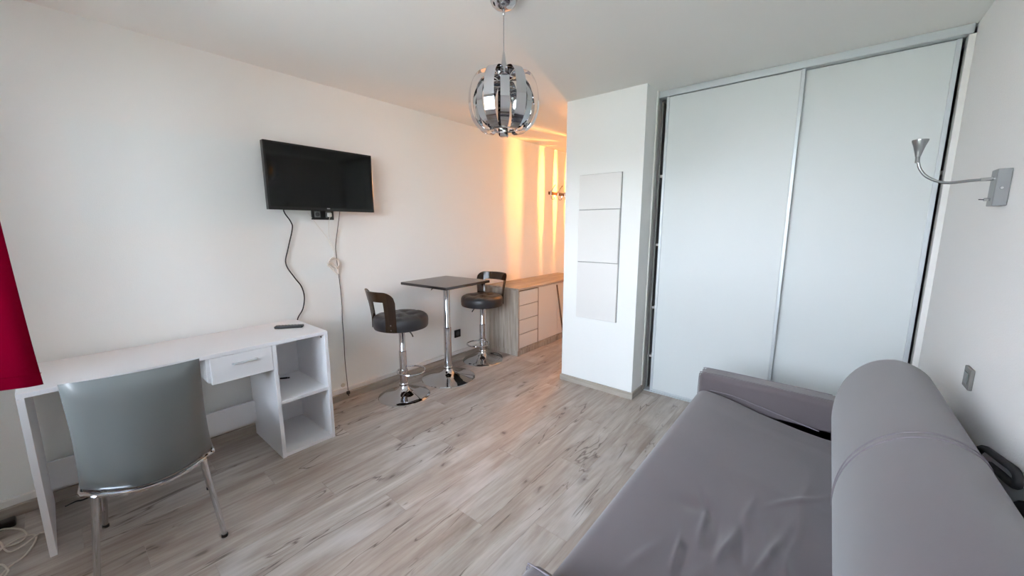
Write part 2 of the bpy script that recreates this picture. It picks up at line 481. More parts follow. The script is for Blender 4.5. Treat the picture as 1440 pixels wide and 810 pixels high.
# inner carcass
inside = box((XC1 + .001, YW + .08, .0006), (XC1 + .014, YB - .004, 2.44)); link('side_panel', inside, 'wardrobe_inside', wd, True)
link('back_panel', box((XC1 + .016, YB - .012, .0006), (XR - .018, YB - .002, 2.44)), 'wardrobe_inside', wd, True)
link('side_panel', box((XR - .016, YW + .08, .0006), (XR - .002, YB - .004, 2.44)), 'wardrobe_inside', wd, True)
link('divider', box((-.43, YW + .09, .0006), (-.412, YB - .013, 2.2)), 'wardrobe_inside', wd, True)
for zz in (1.86, 1.29, .74, .30):
    link('shelf', box((XC1 + .015, YW + .085, zz - .011), (-.431, YB - .013, zz + .011), .001, 1), 'white_trim', wd, True)
link('shelf', box((-.411, YW + .085, 1.74), (XR - .017, YB - .013, 1.762), .001, 1), 'white_trim', wd, True)

# ------------------------------------------------------------------ white service hatches on the column
uc = thing('utility_hatch', 'white electrical cupboard of three stacked flat hatches set in the column', 'cupboard', (-1.51, YC, .64))
fx0, fx1 = -1.702, -1.318
fb = box((fx0, YC - .010, .640), (fx1, YC, 1.878), .002, 1)
link('frame', fb, 'hatch_gap', uc, True)
for za, zb, xr in ((1.589, 1.875, fx1 - .003), (1.144, 1.583, fx1 - .006), (.643, 1.138, fx1 - .003)):
    link('hatch_door', box((fx0 + .003, YC - .022, za), (xr, YC - .0105, zb), .0025, 2), 'white_trim', uc, True)

# ------------------------------------------------------------------ sofa
sf = thing('sofa', 'large taupe grey fabric sofa with a fat rounded back and low arms', 'sofa', (-.03, 1.6, 0))
link('base', rounded_box((-.50, .66, .03), (.43, 2.53, .30), .03, 6, 3), 'sofa_fabric', sf, True, RAD(60))
CREASES = []
for (ax_, ay_, bx_, by_, wd_, hh_) in ((993, 713, 983, 772, .010, .008), (988, 705, 1003, 735, .016, -.010), (1031, 752, 1012, 785, .009, .008), (1102, 745, 1070, 795, .012, .008),
        (954, 762, 947, 802, .007, .008), (1097, 703, 1153, 689, .010, .006), (1040, 735, 1048, 800, .012, -.007), (1010, 725, 1002, 800, .012, -.006),
        (1125, 730, 1105, 800, .010, .006), (1062, 690, 1050, 730, .012, .004), (965, 775, 960, 806, .007, -.005), (1085, 770, 1060, 808, .008, .006), (1140, 660, 1120, 720, .014, .004)):
    A_, B_ = on_z(ax_, ay_, .44), on_z(bx_, by_, .44)
    CREASES.append(((A_ + B_) / 2, (B_ - A_).length / 2, (B_ - A_).normalized(), wd_, hh_))
def wrinkle(p):
    q = p.copy()
    if p.z > .40:
        x, y = p.x, p.y
        u = (x + .52) / .65
        q.z += .010 * sin(pi * min(max(u, 0), 1)) * min(1, max(0, (2.42 - y) / .25))
        s1_ = max(0, min(1, (x + .50) / .34)); s2_ = max(0, min(1, (x + .46) / .60)); s3_ = max(0, min(1, (y - 1.7) / .55))
        q.z += .024 * (1 - s1_ * s1_ * (3 - 2 * s1_)) - .078 * s2_ * s2_ * (3 - 2 * s2_) * (.6 + .4 * s3_)
        # creases spreading where people sit
        for cx, cy, L_, wd_, a, hh in ((-.16, 1.25, .30, .020, .25, .012), (-.10, 1.12, .34, .018, .05, .011), (-.22, 1.10, .26, .022, .35, -.010),
                                       (-.05, 1.35, .30, .020, -.2, .009), (-.28, 1.36, .10, .03, .9, -.012), (.02, 1.25, .3, .02, -.35, .010),
                                       (-.13, 1.45, .2, .016, .1, .006), (-.34, 1.02, .16, .014, .25, .010), (-.02, 1.0, .3, .02, -.1, -.009)):
            ca, sa = cos(a), sin(a)
            dx, dy = x - cx, y - cy
            s_, t_ = dx * ca - dy * sa, dx * sa + dy * ca
            q.z += .6 * hh * math.exp(-(s_ / wd_) ** 2 - (t_ / (L_ * .5)) ** 2)
        for C_, hl, dr_, wd_, hh in CREASES:
            dx, dy = x - C_.x, y - C_.y
            t_ = dx * dr_.x + dy * dr_.y; s_ = -dx * dr_.y + dy * dr_.x + .004 * sin(t_ * 22)
            q.z += hh * math.exp(-(s_ / wd_) ** 2 - (t_ / (1.3 * hl)) ** 2)
    return q
link('seat_cushion', rounded_box((-.525, .745, .26), (.16, 2.44, .452), .05, 120, 4, wrinkle), 'sofa_fabric', sf, True, RAD(60))
def arm(ya, yb):
    def fn(p):
        q = p.copy()
        if p.z > .3: q.z -= .012 * max(0, (p.x + .1)) / .5
        return q
    a = link('armrest', rounded_box((-.535, ya, .03), (.44, yb, .560), .035, 8, 4, fn), 'sofa_fabric', sf, True, RAD(60))
    for yy in (ya + .028, yb - .028):
        pts = [(-.537, yy, .10), (-.537, yy, .50), (-.529, yy, .545), (-.50, yy, .5605), (-.2, yy, .5605), (.10, yy, .556)]
        link('seam', tube(pts, .0022, 6), 'sofa_seam', a, True, True)
arm(2.455, 2.60); arm(.60, .742)
def back_prof(t, s=1.0):
    """t 0..1 round the upper outline of the back cushion, front foot to rear foot"""
    pts = [(.135, .36), (.105, .46), (.098, .56), (.112, .665), (.150, .755), (.21, .82), (.285, .848), (.355, .832), (.408, .785), (.436, .70), (.443, .58), (.443, .42), (.43, .30)]
    n = len(pts) - 1; f = t * n; i = min(int(f), n - 1); u = f - i
    def P(k): return Vector(pts[max(0, min(n, k))])
    a, b_, c, d = P(i - 1), P(i), P(i + 1), P(i + 2)
    v = .5 * ((2 * b_) + (c - a) * u + (2 * a - 5 * b_ + 4 * c - d) * u * u + (3 * b_ - a - 3 * c + d) * u ** 3)
    cx, cz = .28, .50
    return Vector((cx + (v.x - cx) * s, cz + (v.y - cz) * s))
ya, yb = .752, 2.446
ring_y = []
for k in range(9):
    a = pi / 2 * k / 8; ring_y.append((ya + .10 * (1 - sin(a)), .62 + .38 * (cos(pi / 2 - a)) ** .5 if k else .62))
ring_y = [(ya + .09 * (1 - cos(a)), 1 - .42 * (1 - sin(a)) ** 1.6) for a in [pi / 2 * k / 8 for k in range(9)]]
mid_y = [(ya + .09 + (yb - ya - .18) * k / 24, 1.0) for k in range(1, 24)]
end_y = [(yb - .09 * (1 - cos(a)), 1 - .42 * (1 - sin(a)) ** 1.6) for a in [pi / 2 * k / 8 for k in range(8, -1, -1)]]
b = bmesh.new(); NT = 40; rows = []
for y, s in ring_y + mid_y + end_y:
    rows.append([b.verts.new((back_prof(k / NT, s).x, y, back_prof(k / NT, s).y)) for k in range(NT + 1)])
for A, B in zip(rows, rows[1:]):
    for k in range(NT): b.faces.new((A[k], A[k + 1], B[k + 1], B[k]))
    b.faces.new((A[NT], A[0], B[0], B[NT]))
b.faces.new(rows[0]); b.faces.new(rows[-1][::-1])
bk = link('backrest', b, 'sofa_fabric', sf, True, RAD(60))
for dy in (0, .035):
    pts = []
    for k in range(0, 21):
        t = .10 + .72 * k / 20
        v = back_prof(t, 1.004); pts.append((v.x, 1.53 + dy * (.55 + .45 * sin(pi * k / 20)) + .10 * (abs(k - 9) / 9) ** 2, v.y))
    link('seam', tube(pts, .0024, 6, sub=3), 'sofa_seam', bk, True, True)
# piping between seat and arm
link('seam', tube([(-.46, 2.437, .470), (-.34, 2.436, .470), (-.2, 2.436, .445), (.06, 2.436, .392)], .003, 6), 'sofa_seam', sf, True, True)
# dark cloth stuffed behind the back
cl = thing('folded_cloth', 'crumpled charcoal cloth stuffed between the sofa back and the wall', 'cloth', (.468, 1.75, .60))
b = bmesh.new()
g = []
for i in range(25):
    u = i / 24; row = []
    for j in range(13):
        v = j / 12
        y = 1.40 + .62 * u
        x = .458 + .030 * v + .003 * sin(9 * u + 5 * v)
        z = .61 + .125 * sin(pi * v) * (.75 + .25 * sin(7 * u + 1)) * (sin(pi * min(1, u * 1.4 + .15)) * .5 + .5) + .012 * sin(23 * u + 4 * v)
        row.append((x, y, z))
    g.append(row)
link('fold', sheet(g, .003), 'dark_cloth', cl, True, True)
link('rolled_edge', tube([(.472, y_, z_ - .028) for y_, z_ in ((1.99, .66), (1.95, .715), (1.90, .742), (1.82, .760), (1.74, .776), (1.67, .790), (1.635, .784), (1.632, .762), (1.67, .748), (1.76, .732), (1.84, .716))], .011, 10), 'dark_cloth', cl, True, True)

# ------------------------------------------------------------------ desk
DX0, DX1, DY0, DY1, DZ = -3.03, -2.515, -.155, 1.122, .760
dk = thing('desk', 'long white desk with one drawer and an open cubby pedestal', 'desk', (-2.77, .48, 0))
T = .022
link('desktop', box((DX0, DY0, DZ - T), (DX1, DY1, DZ), .0015, 1), 'desk_white', dk, True)
link('side_panel', box((DX0 + .01, DY0, 0.0), (DX1 + .004, DY0 + T, DZ - T), .001, 1), 'desk_white', dk, True)
link('side_panel', box((DX0 + .036, DY1 - T, 0.0), (DX1, DY1, DZ - T), .001, 1), 'desk_white', dk, True)
link('side_panel', box((DX0 + .036, .789, 0.0), (DX1 + .001, .789 + T, DZ - T), .001, 1), 'desk_white', dk, True)
link('shelf', box((DX0 + .045, .811, .352), (DX1 - .004, DY1 - T, .374), .001, 1), 'desk_white', dk, True)
link('bottom_board', box((DX0 + .045, .811, .001), (DX1 - .004, DY1 - T, .022), .001, 1), 'desk_white', dk, True)
link('back_panel', box((DX0 + .037, .811, .022), (DX0 + .044, DY1 - T, DZ - T)), 'desk_white', dk, True)
link('modesty_panel', box((DX0 + .060, DY0 + T, .105), (DX0 + .076, .789, .255), .001, 1), 'desk_white', dk, True)
dr = link('drawer', box((DX0 + .12, .472, .600), (DX1 - .018, .786, DZ - T - .001), .001, 1), 'desk_white', dk, True)
link('drawer_front', box((DX1 - .0175, .487, .588), (DX1 + .001, .7865, .736), .0015, 1), 'desk_white', dr, True)
hb = tube([(DX1 + .002, .588, .683), (DX1 + .014, .592, .683), (DX1 + .016, .60, .683), (DX1 + .016, .69, .683), (DX1 + .014, .698, .683), (DX1 + .002, .702, .683)], .006, 8, sub=2)
link('handle', hb, 'alu', dr, True, True)
link('screw', cyl((DX1 - .045, DY1 - T - .004, .715), (DX1 - .045, DY1 - T + .001, .715), .006), 'dark_grey_plastic', dk, True, True)

# remote control and small dark pen
a = on_z(387, 459, .775); c = on_z(426, 457, .775)
ang = math.atan2(c.y - a.y, c.x - a.x)
rc = thing('remote_control', 'black television remote control lying on the white desk', 'remote control', ((a.x + c.x) / 2, (a.y + c.y) / 2, DZ + .0005), ang)
link('body', rounded_box((-.088, -.022, 0), (.088, .022, .018), .007, 2, 3), 'black_plastic', rc, smooth=True)
for i in range(7):
    for j in range(3):
        me_ = shared.get('btn')
        if me_ is None:
            bb = lathe([(0.0, .0022), (.0035, .0018), (.0042, 0)], 10); shared['btn'] = me_ = bpy.data.meshes.new('button'); bb.to_mesh(me_); bb.free(); me_.materials.append(M['grey_plastic'])
        o = bpy.data.objects.new('button', me_); COL.objects.link(o); o.parent = rc; o.location = (-.066 + i * .020, -.011 + j * .011, .0178)
a = on_z(394, 532, .38); c = on_z(406, 531, .38)
pn = thing('memory_stick', 'small black stick lying on the cubby shelf of the desk', 'stick', ((a.x + c.x) / 2, (a.y + c.y) / 2, .3745), math.atan2(c.y - a.y, c.x - a.x))
link('body', rounded_box((-.028, -.006, 0), (.020, .006, .010), .003, 2, 2), 'black_plastic', pn, smooth=True)
link('cap', rounded_box((.021, -.0055, .001), (.034, .0055, .009), .003, 1, 2), 'dark_grey_plastic', pn, smooth=True)

# ------------------------------------------------------------------ desk chair (front towards -x)
ch = thing('desk_chair', 'silver grey leather chair with chrome legs pushed up to the desk', 'chair', (-2.295, .190, 0), RAD(-6))
HW = .203
def arc_x(y, bulge=.135, x0=.305): return x0 - bulge * (y / HW) ** 2
def d_outline(inset=0.0, n=18):
    w = HW - inset; P = []
    for k in range(n + 1):
        y = -w + 2 * w * k / n; P.append((arc_x(y * HW / w if w else 0) - inset, y))
    P += [(.05, w), (-.10, w - .004), (-.205, w - .012), (-.245, w - .05), (-.25, 0), (-.245, -w + .05), (-.205, -w + .012), (-.10, -w + .004), (.05, -w)]
    return P
# seat cushion: stacked outlines
b = bmesh.new(); rings = []
for z, ins in ((.424, .018), (.430, .006), (.445, .0), (.465, .0), (.480, .006), (.489, .025), (.494, .07)):
    rings.append([b.verts.new((x, y, z)) for x, y in d_outline(ins)])
for A, B in zip(rings, rings[1:]):
    for k in range(len(A)): b.faces.new((A[k], A[(k + 1) % len(A)], B[(k + 1) % len(A)], B[k]))
b.faces.new(rings[0][::-1]); b.faces.new(rings[-1])
link('seat', b, 'chair_leather', ch, smooth=True)
# back shell
g = []; NU, NV = 20, 16
for i in range(NV + 1):
    v = i / NV; z = .436 + (.902 - .436) * v; row = []
    blg = .135 * (1 - v) ** 1.3 + .028 * min(1, v * 2)
    hw = .204 - .016 * sin(pi * min(1, v * 1.3) * .5) + .004 * v
    xm = .303 + .012 * sin(pi * v) + .030 * v ** 2
    for j in range(NU + 1):
        u = -1 + 2 * j / NU
        row.append(Vector((xm - blg * u * u, hw * u, z)))
    g.append(row)
def pillow(grid, th):
    """padded panel: thin at the rim, th in the middle, round rim"""
    I, J = len(grid), len(grid[0]); b = bmesh.new()
    tmp = bmesh.new(); TV = [[tmp.verts.new(p) for p in r] for r in grid]
    for i in range(I - 1):
        for j in range(J - 1): tmp.faces.new((TV[i][j], TV[i][j + 1], TV[i + 1][j + 1], TV[i + 1][j]))
    tmp.normal_update(); NRM = [[v.normal.copy() for v in r] for r in TV]; tmp.free()
    def amount(i, j):
        d = min(i / (I - 1), 1 - i / (I - 1), j / (J - 1), 1 - j / (J - 1))
        return th * (min(1.0, d * 7)) ** .5
    A = [[None] * J for _ in range(I)]; B = [[None] * J for _ in range(I)]
    for i in range(I):
        for j in range(J):
            t = amount(i, j); p = grid[i][j]; n = NRM[i][j]
            if t < 1e-6: A[i][j] = B[i][j] = b.verts.new(p)
            else: A[i][j] = b.verts.new(p + n * t * .5); B[i][j] = b.verts.new(p - n * t * .5)
    for i in range(I - 1):
        for j in range(J - 1):
            for S, flip in ((A, False), (B, True)):
                q = [S[i][j], S[i][j + 1], S[i + 1][j + 1], S[i + 1][j]]
                try: b.faces.new(q[::-1] if flip else q)
                except ValueError: pass
    return b
link('backrest', pillow(g, .046), 'chair_leather', ch, smooth=RAD(80))
rim = [(x, y, .418) for x, y in d_outline(-.002, 24)]
fr_ = tube(rim, .0085, 8, closed=True, sub=2, flat=1.25)
link('seat_frame', fr_, 'chrome', ch, smooth=True)
for sx, sy, xt, yt, xf, yf in ((1, 1, .225, .165, .213, .205), (1, -1, .225, -.165, .200, -.205), (-1, 1, -.20, .165, -.255, .200), (-1, -1, -.20, -.165, -.262, -.198)):
    lg = link('leg', cyl((xt, yt, .416), (xf, yf, .012), .0125, .0105), 'chrome', ch, smooth=True)
    link('foot_cap', cyl((xf, yf, .0), (xf, yf, .014), .0125), 'black_plastic', lg, smooth=True)

# ------------------------------------------------------------------ television and its wiring
TY0, TY1, TZ0, TZ1, TX = .985, 1.765, 1.560, 2.012, -2.93
tv = thing('television', 'black flat screen television mounted on the white wall', 'television', (TX - .02, (TY0 + TY1) / 2, TZ0))
link('casing', box((TX - .045, TY0, TZ0), (TX, TY1, TZ1), .004, 2), 'bezel', tv, True)
link('screen', box((TX, TY0 + .014, TZ0 + .022), (TX + .0012, TY1 - .014, TZ1 - .014)), 'screen', tv, True)
lp = on_x(462, 293.5, TX)
link('badge', box((TX, lp.y - .011, lp.z - .003), (TX + .002, lp.y + .011, lp.z + .003)), 'silver_print', tv, True)
link('rear_housing', box((TX - .075, TY0 + .16, TZ0 + .06), (TX - .0455, TY1 - .16, TZ1 - .10), .01, 2), 'black_plastic', tv, True)
link('wall_bracket', box((XL + .0005, TY0 + .28, TZ0 + .12), (TX - .0755, TY1 - .28, TZ1 - .15), .004, 1), 'black_soft', tv, True)
ts = thing('wall_socket', 'black double wall socket with grey inserts under the television', 'socket', (XL, 1.395, 1.537))
link('plate', box((XL, 1.310, 1.497), (XL + .010, 1.480, 1.577), .002, 1), 'black_plastic', ts, True)
for yy in (1.353, 1.437):
    ins = link('insert', box((XL + .010, yy - .022, 1.515), (XL + .0125, yy + .022, 1.559), .001, 1), 'grey_plastic', ts, True)
    link('recess', cyl((XL + .0125, yy, 1.537), (XL + .0132, yy, 1.537), .016), 'dark_grey_plastic', ins, True, True)
pg = thing('power_plug', 'white plug and thin cable in the socket under the television', 'plug', (XL + .02, 1.437, 1.535))
link('plug_body', rounded_box((XL + .0135, 1.424, 1.520), (XL + .045, 1.450, 1.550), .006, 2, 2), 'cable_white', pg, True, True)
pw = [on_x(px, py, XL + .022) for px, py in ((463.5, 304), (462.5, 312), (462, 325), (464, 338), (468, 348), (469.5, 355))]
pw[0] = Vector((XL + .035, 1.437, 1.522))
link('cord', tube(pw, .0022, 6), 'cable_white', pg, True, True)
# hank of white antenna cable
hk = thing('cable_hank', 'looped hank of thin white cable hanging on the black wire below the television', 'cable', on_x(471, 372, XL + .016))
c0 = on_x(470, 372, XL + .014)
def on_wall(px, py, off): return on_x(px, py, XL + off)
for i, pl in enumerate((((468, 362), (475, 367), (475, 376), (466, 377), (460, 371)), ((460, 370), (467, 376), (474, 386), (476, 380), (467, 372)),
           ((464, 366), (474, 364), (477, 372), (470, 377), (462, 373)), ((461, 372), (468, 380), (475, 385), (473, 376), (465, 369)))):
    link('loop', tube([on_wall(px, py, .018 + .005 * i) for px, py in pl], .0034, 6, closed=True, sub=5), 'cable_white', hk, True, True)
link('tail', tube([on_wall(px, py, .008) for px, py in ((433, 299), (445, 315), (458, 332), (465, 345), (470, 356), (468, 364))], .0016, 6), 'cable_white', hk, True, True)
# black wires
pc = tag(link('hanging_wire', tube([on_wall(px, py, o) for px, py, o in ((398, 290, .06), (400, 299, .045), (409, 312, .022), (411, 322, .018), (405, 350, .014), (402, 371, .012), (414, 390, .016), (424, 403, .020), (428, 418, .020), (426, 434, .016), (420, 445, .012), (418, 452, .008), (416, 470, .006))], .0042, 8), 'cable_black', smooth=True), 'kinked black wire hanging from the television to behind the desk', 'wire')
vc = thing('aerial_cord', 'thin black cord with a plug end hanging from the television to the skirting', 'cord', on_wall(489, 553, .04))
link('wire', tube([on_wall(px, py, o) for px, py, o in ((478, 292, .05), (477.5, 300, .03), (475, 320, .014), (472, 345, .010), (473, 362, .010), (476, 385, .010), (478, 400, .010), (481, 430, .010), (481.5, 450, .010), (483.5, 475, .010), (485, 505, .012), (487.5, 530, .026), (489.5, 549, .043))], .0026, 8), 'cable_black', vc, True, True)
pe = on_wall(489.7, 552, .046)
link('plug_body', rounded_box((pe.x - .009, pe.y - .014, pe.z - .014), (pe.x + .011, pe.y + .014, pe.z + .014), .006, 2, 2), 'black_plastic', vc, True, True)
link('plug_tip', cyl((pe.x, pe.y, pe.z - .013), (pe.x, pe.y + .004, pe.z - .028), .005), 'black_plastic', vc, True, True)
# stain of a removed fitting, built as an added part: small round cover on the wall
cv = on_wall(482.5, 543.5, .0)
tag(link('round_wall_disc', cyl((XL + .0002, cv.y, cv.z + .012), (XL + .006, cv.y, cv.z + .012), .018, .016, 24), 'cable_beige', smooth=True), 'small round beige cover for a stain low on the wall beside the hanging black cord', 'disc')

# ------------------------------------------------------------------ bar table and stools
BZ = .945
bt = thing('bar_table', 'square black bar table on a chrome column and round chrome foot', 'table', (-2.711, 2.328, 0), RAD(4))
link('tabletop', box((-.29, -.29, BZ - .024), (.29, .29, BZ), .006, 3), 'table_black', bt)
link('top_plate', box((-.11, -.11, BZ - .030), (.11, .11, BZ - .0245), .002, 1), 'black_soft', bt)
link('base', lathe([(0, .0), (.252, .0), (.256, .004), (.252, .009), (.20, .018), (.14, .030), (.09, .046), (.06, .066), (.045, .085), (.040, .098), (0, .098)], 72), 'chrome', bt, smooth=True)
link('collar', lathe([(.0, .098), (.043, .098), (.045, .104), (.045, .116), (.041, .122), (0, .122)], 40), 'chrome_soft', bt, smooth=True)
link('column', lathe([(0, .122), (.0355, .122), (.0355, .50), (.032, .502), (.029, .506), (.029, BZ - .03), (0, BZ - .03)], 40), 'chrome', bt, smooth=True)
link('lever', tube([(.0, -.04, BZ - .045), (-.05, -.10, BZ - .055), (-.07, -.125, BZ - .075)], .005, 8), 'chrome_soft', bt, smooth=True)

SR = .222
def make_stool(loc, rotz, label):
    """seat faces +y in its own frame, the back is on the -y side"""
    t = thing('bar_stool', label, 'stool', loc, rotz, 'bar stools at the black table')
    link('base', lathe([(0, .0), (.212, .0), (.217, .004), (.212, .009), (.17, .018), (.12, .030), (.08, .046), (.053, .066), (.040, .085), (.036, .098), (0, .098)], 64), 'chrome', t, smooth=True)
    link('collar', lathe([(0, .098), (.039, .098), (.041, .104), (.041, .114), (.037, .12), (0, .12)], 36), 'chrome_soft', t, smooth=True)
    link('column', lathe([(0, .12), (.031, .12), (.031, .40), (.028, .402), (.025, .406), (.025, .60), (0, .60)], 36), 'chrome', t, smooth=True)
    # foot ring
    pts = [(.02, .030, .215)]
    ring = [(.118 * sin(a), .075 - .118 * cos(a), .205) for a in [RAD(d) for d in range(0, 360, 20)]]
    fr = link('footrest', tube(ring, .0075, 8, closed=True, sub=3), 'chrome', t, smooth=True)
    link('clamp', lathe([(.0315, .19), (.038, .19), (.038, .24), (.0315, .24)], 32), 'chrome_soft', fr, smooth=True)
    link('bracket', box((-.012, -.046, .198), (.012, -.0385, .212), .001, 1), 'chrome_soft', fr)
    link('swivel_plate', box((-.09, -.09, .598), (.09, .09, .610), .003, 1), 'black_soft', t)
    link('lever', tube([(.03, .0, .594), (.075, .035, .575), (.10, .05, .535)], .0055, 8), 'black_plastic', t, smooth=True)
    zb, zt = .612, .728
    prof = [(0, zb), (SR - .02, zb), (SR - .006, zb + .005), (SR, zb + .018), (SR + .002, zb + .055), (SR, zb + .082), (SR - .008, zb + .098), (SR - .026, zb + .110), (SR - .06, zb + .115), (SR - .10, zb + .117), (SR - .14, zb + .118), (SR - .18, zb + .118), (SR - .21, zb + .118)]
    b = lathe(prof + [(0, zb + .118)], 96)
    tufts = [(.09 * cos(RAD(d)), .09 * sin(RAD(d))) for d in (45, 135, 225, 315)]
    for v in b.verts:
        if v.co.z > zt - .02:
            for tx, ty in tufts:
                d2 = (v.co.x - tx) ** 2 + (v.co.y - ty) ** 2
                v.co.z -= .018 * math.exp(-d2 / .0011)
            v.co.z -= .005 * math.exp(-(min(abs(v.co.x - tufts[0][0]), abs(v.co.x + tufts[0][0])) / .012) ** 2) + .005 * math.exp(-(min(abs(v.co.y - tufts[0][1]), abs(v.co.y + tufts[0][1])) / .012) ** 2)
    st = link('seat', b, 'stool_leather', t, smooth=True)
    for tx, ty in tufts:
        link('tuft_button', lathe([(0, .004), (.008, .003), (.011, -.002), (0, -.003)], 14, (tx, ty, zt - .013)), 'stool_leather', st, smooth=True)
    # bent backrest: inverted U wrapped round the rear of the seat
    HA = RAD(53); R0 = SR + .004; UPW = .082 / R0; TOPZ, BANDZ, BOTZ = .948, .866, .622
    def pt(a, z, off):
        k = max(0.0, (z - .70) / .24)
        r = R0 + .038 * k ** 1.3 + off
        yy = -pi / 2 + a
        return Vector((r * cos(yy), r * sin(yy), z))
    cols = [-HA + 2 * HA * i / 44 for i in range(45)]
    zs = [BOTZ + (BANDZ - BOTZ) * i / 12 for i in range(13)] + [BANDZ + (TOPZ - BANDZ) * i / 6 for i in range(1, 7)]
    def topz(a):            # rounded outer corners
        e = (HA - abs(a)) * R0; rc_ = .085
        return TOPZ - (rc_ - math.sqrt(max(0, rc_ ** 2 - (rc_ - e) ** 2)) if e < rc_ else 0)
    def zmap(a, z): return BOTZ + (z - BOTZ) * (topz(a) - BOTZ) / (TOPZ - BOTZ)
    b = bmesh.new(); VV = {}
    def V(i, j, s):
        if (i, j, s) not in VV: VV[(i, j, s)] = b.verts.new(pt(cols[i], zmap(cols[i], zs[j]), .005 if s else .0))
        return VV[(i, j, s)]
    def keep(i, j):
        if not (0 <= i < 44 and 0 <= j < len(zs) - 1): return False
        am = abs((cols[i] + cols[i + 1]) / 2)
        return j >= 12 or am > HA - UPW
    for i in range(44):
        for j in range(len(zs) - 1):
            if not keep(i, j): continue
            b.faces.new((V(i, j, 1), V(i + 1, j, 1), V(i + 1, j + 1, 1), V(i, j + 1, 1)))
            b.faces.new((V(i, j, 0), V(i, j + 1, 0), V(i + 1, j + 1, 0), V(i + 1, j, 0)))
            for di, dj, e0, e1 in ((-1, 0, (i, j), (i, j + 1)), (1, 0, (i + 1, j), (i + 1, j + 1)), (0, -1, (i, j), (i + 1, j)), (0, 1, (i, j + 1), (i + 1, j + 1))):
                if not keep(i + di, j + dj): b.faces.new((V(*e0, 0), V(*e1, 0), V(*e1, 1), V(*e0, 1)))
    br = link('backrest', b, 'smoked_brown', t, smooth=True)
    for s in (-1, 1):
        for z in (.642, .682):
            a = s * (HA - UPW / 2)
            link('bolt', cyl(pt(a, z, .005), pt(a, z, .009), .007, .006, 14), 'chrome', br, smooth=True)
    return t
s1 = make_stool((-2.705, 1.821, 0), RAD(-6), 'dark grey swivel stool with a smoked back, standing nearer the desk')
s2 = dup(s1, (-2.803, 2.901, 0), RAD(184), 'dark grey swivel stool with a smoked back, standing against the oak dresser')

ws = thing('wall_socket', 'square black wall socket low behind the bar table', 'socket', (XL, 2.763, .285))
link('plate', box((XL, 2.720, .243), (XL + .010, 2.806, .327), .002, 1), 'black_plastic', ws, True)
link('insert', cyl((XL + .0102, 2.763, .285), (XL + .0112, 2.763, .285), .024, .024, 28), 'dark_grey_plastic', ws, True, True)

# ------------------------------------------------------------------ dresser in the passage
QX0, QX1, QY0, QY1, QZ = XL + .002, -2.565, 3.225, 4.78, .775
ds = thing('dresser', 'oak and white dresser along the passage wall with four drawers', 'dresser', (-2.8, 3.9, 0))
link('top', box((QX0, QY0 - .004, QZ - .024), (QX1 + .008, QY1, QZ), .002, 1), 'dresser_top', ds, True)
link('side_panel', box((QX0, QY0, .062), (QX1, QY0 + .022, QZ - .0245), .001, 1), 'dresser_oak', ds, True)
link('side_panel', box((QX0, QY1 - .022, .062), (QX1, QY1 - .001, QZ - .0245), .001, 1), 'dresser_oak', ds, True)
link('plinth', box((QX0, QY0 + .006, 0), (QX1 - .012, QY1 - .006, .0615), .001, 1), 'dresser_oak', ds, True)
link('bottom_board', box((QX0, QY0 + .0225, .062), (QX1, QY1 - .0225, .082), .001, 1), 'dresser_oak', ds, True)
link('carcass', box((QX0, QY0 + .023, .083), (QX1 - .020, QY1 - .023, QZ - .0245)), 'pole_wood', ds, True)
yd = 3.605
zt_, zb_ = QZ - .030, .088
for i in range(4):
    za = zb_ + (zt_ - zb_) * i / 4; zc = zb_ + (zt_ - zb_) * (i + 1) / 4 - .009
    link('drawer_front', box((QX1 - .019, QY0 + .026, za), (QX1 - .001, yd - .010, zc), .0012, 1), 'dresser_white', ds, True)
link('divider', box((QX1 - .0195, yd - .009, .083), (QX1, yd + .009, QZ - .0255), .001, 1), 'dresser_oak', ds, True)
for a_, b_ in ((yd + .0095, 4.02), (4.026, 4.40), (4.406, QY1 - .026)):
    link('cabinet_door', box((QX1 - .019, a_, .088), (QX1 - .001, b_, QZ - .030), .0012, 1), 'dresser_white', ds, True)
wp = thing('wooden_pole', 'slim brown wooden pole leaning against the white doors of the dresser', 'pole', (-2.52, 4.07, 0))
link('shaft', cyl((-2.49, 4.075, .0), (-2.542, 3.965, .735), .011, .009, 12), 'pole_wood', wp, True, True)
link('end_cap', cyl((-2.4895, 4.076, .0), (-2.4915, 4.072, .028), .0125, .0125, 12), 'black_plastic', wp, True, True)
# coat rack
cr = thing('coat_rack', 'metal coat rack with curved double hooks on the passage wall', 'coat rack', (XL, 4.72, 1.9))
link('rail', box((XL + .0002, 4.50, 1.885), (XL + .012, 5.10, 1.925), .002, 1), 'pole_wood', cr, True)
for yy in (4.545, 4.725, 4.905, 5.08):
    hk_ = link('hook', tube([(XL + .014, yy, 1.93), (XL + .018, yy, 1.90), (XL + .02, yy, 1.86), (XL + .035, yy, 1.825), (XL + .06, yy, 1.82), (XL + .078, yy, 1.845), (XL + .082, yy, 1.872)], .006, 8), 'chrome_soft', cr, True, True)
    link('upper_prong', tube([(XL + .014, yy, 1.905), (XL + .030, yy, 1.945), (XL + .06, yy, 1.985), (XL + .088, yy, 2.015)], .0055, 8), 'chrome_soft', hk_, True, True)
    link('back_plate', rounded_box((XL + .0121, yy - .016, 1.88), (XL + .018, yy + .016, 1.94), .0028, 2, 2), 'chrome_soft', hk_, True, True)

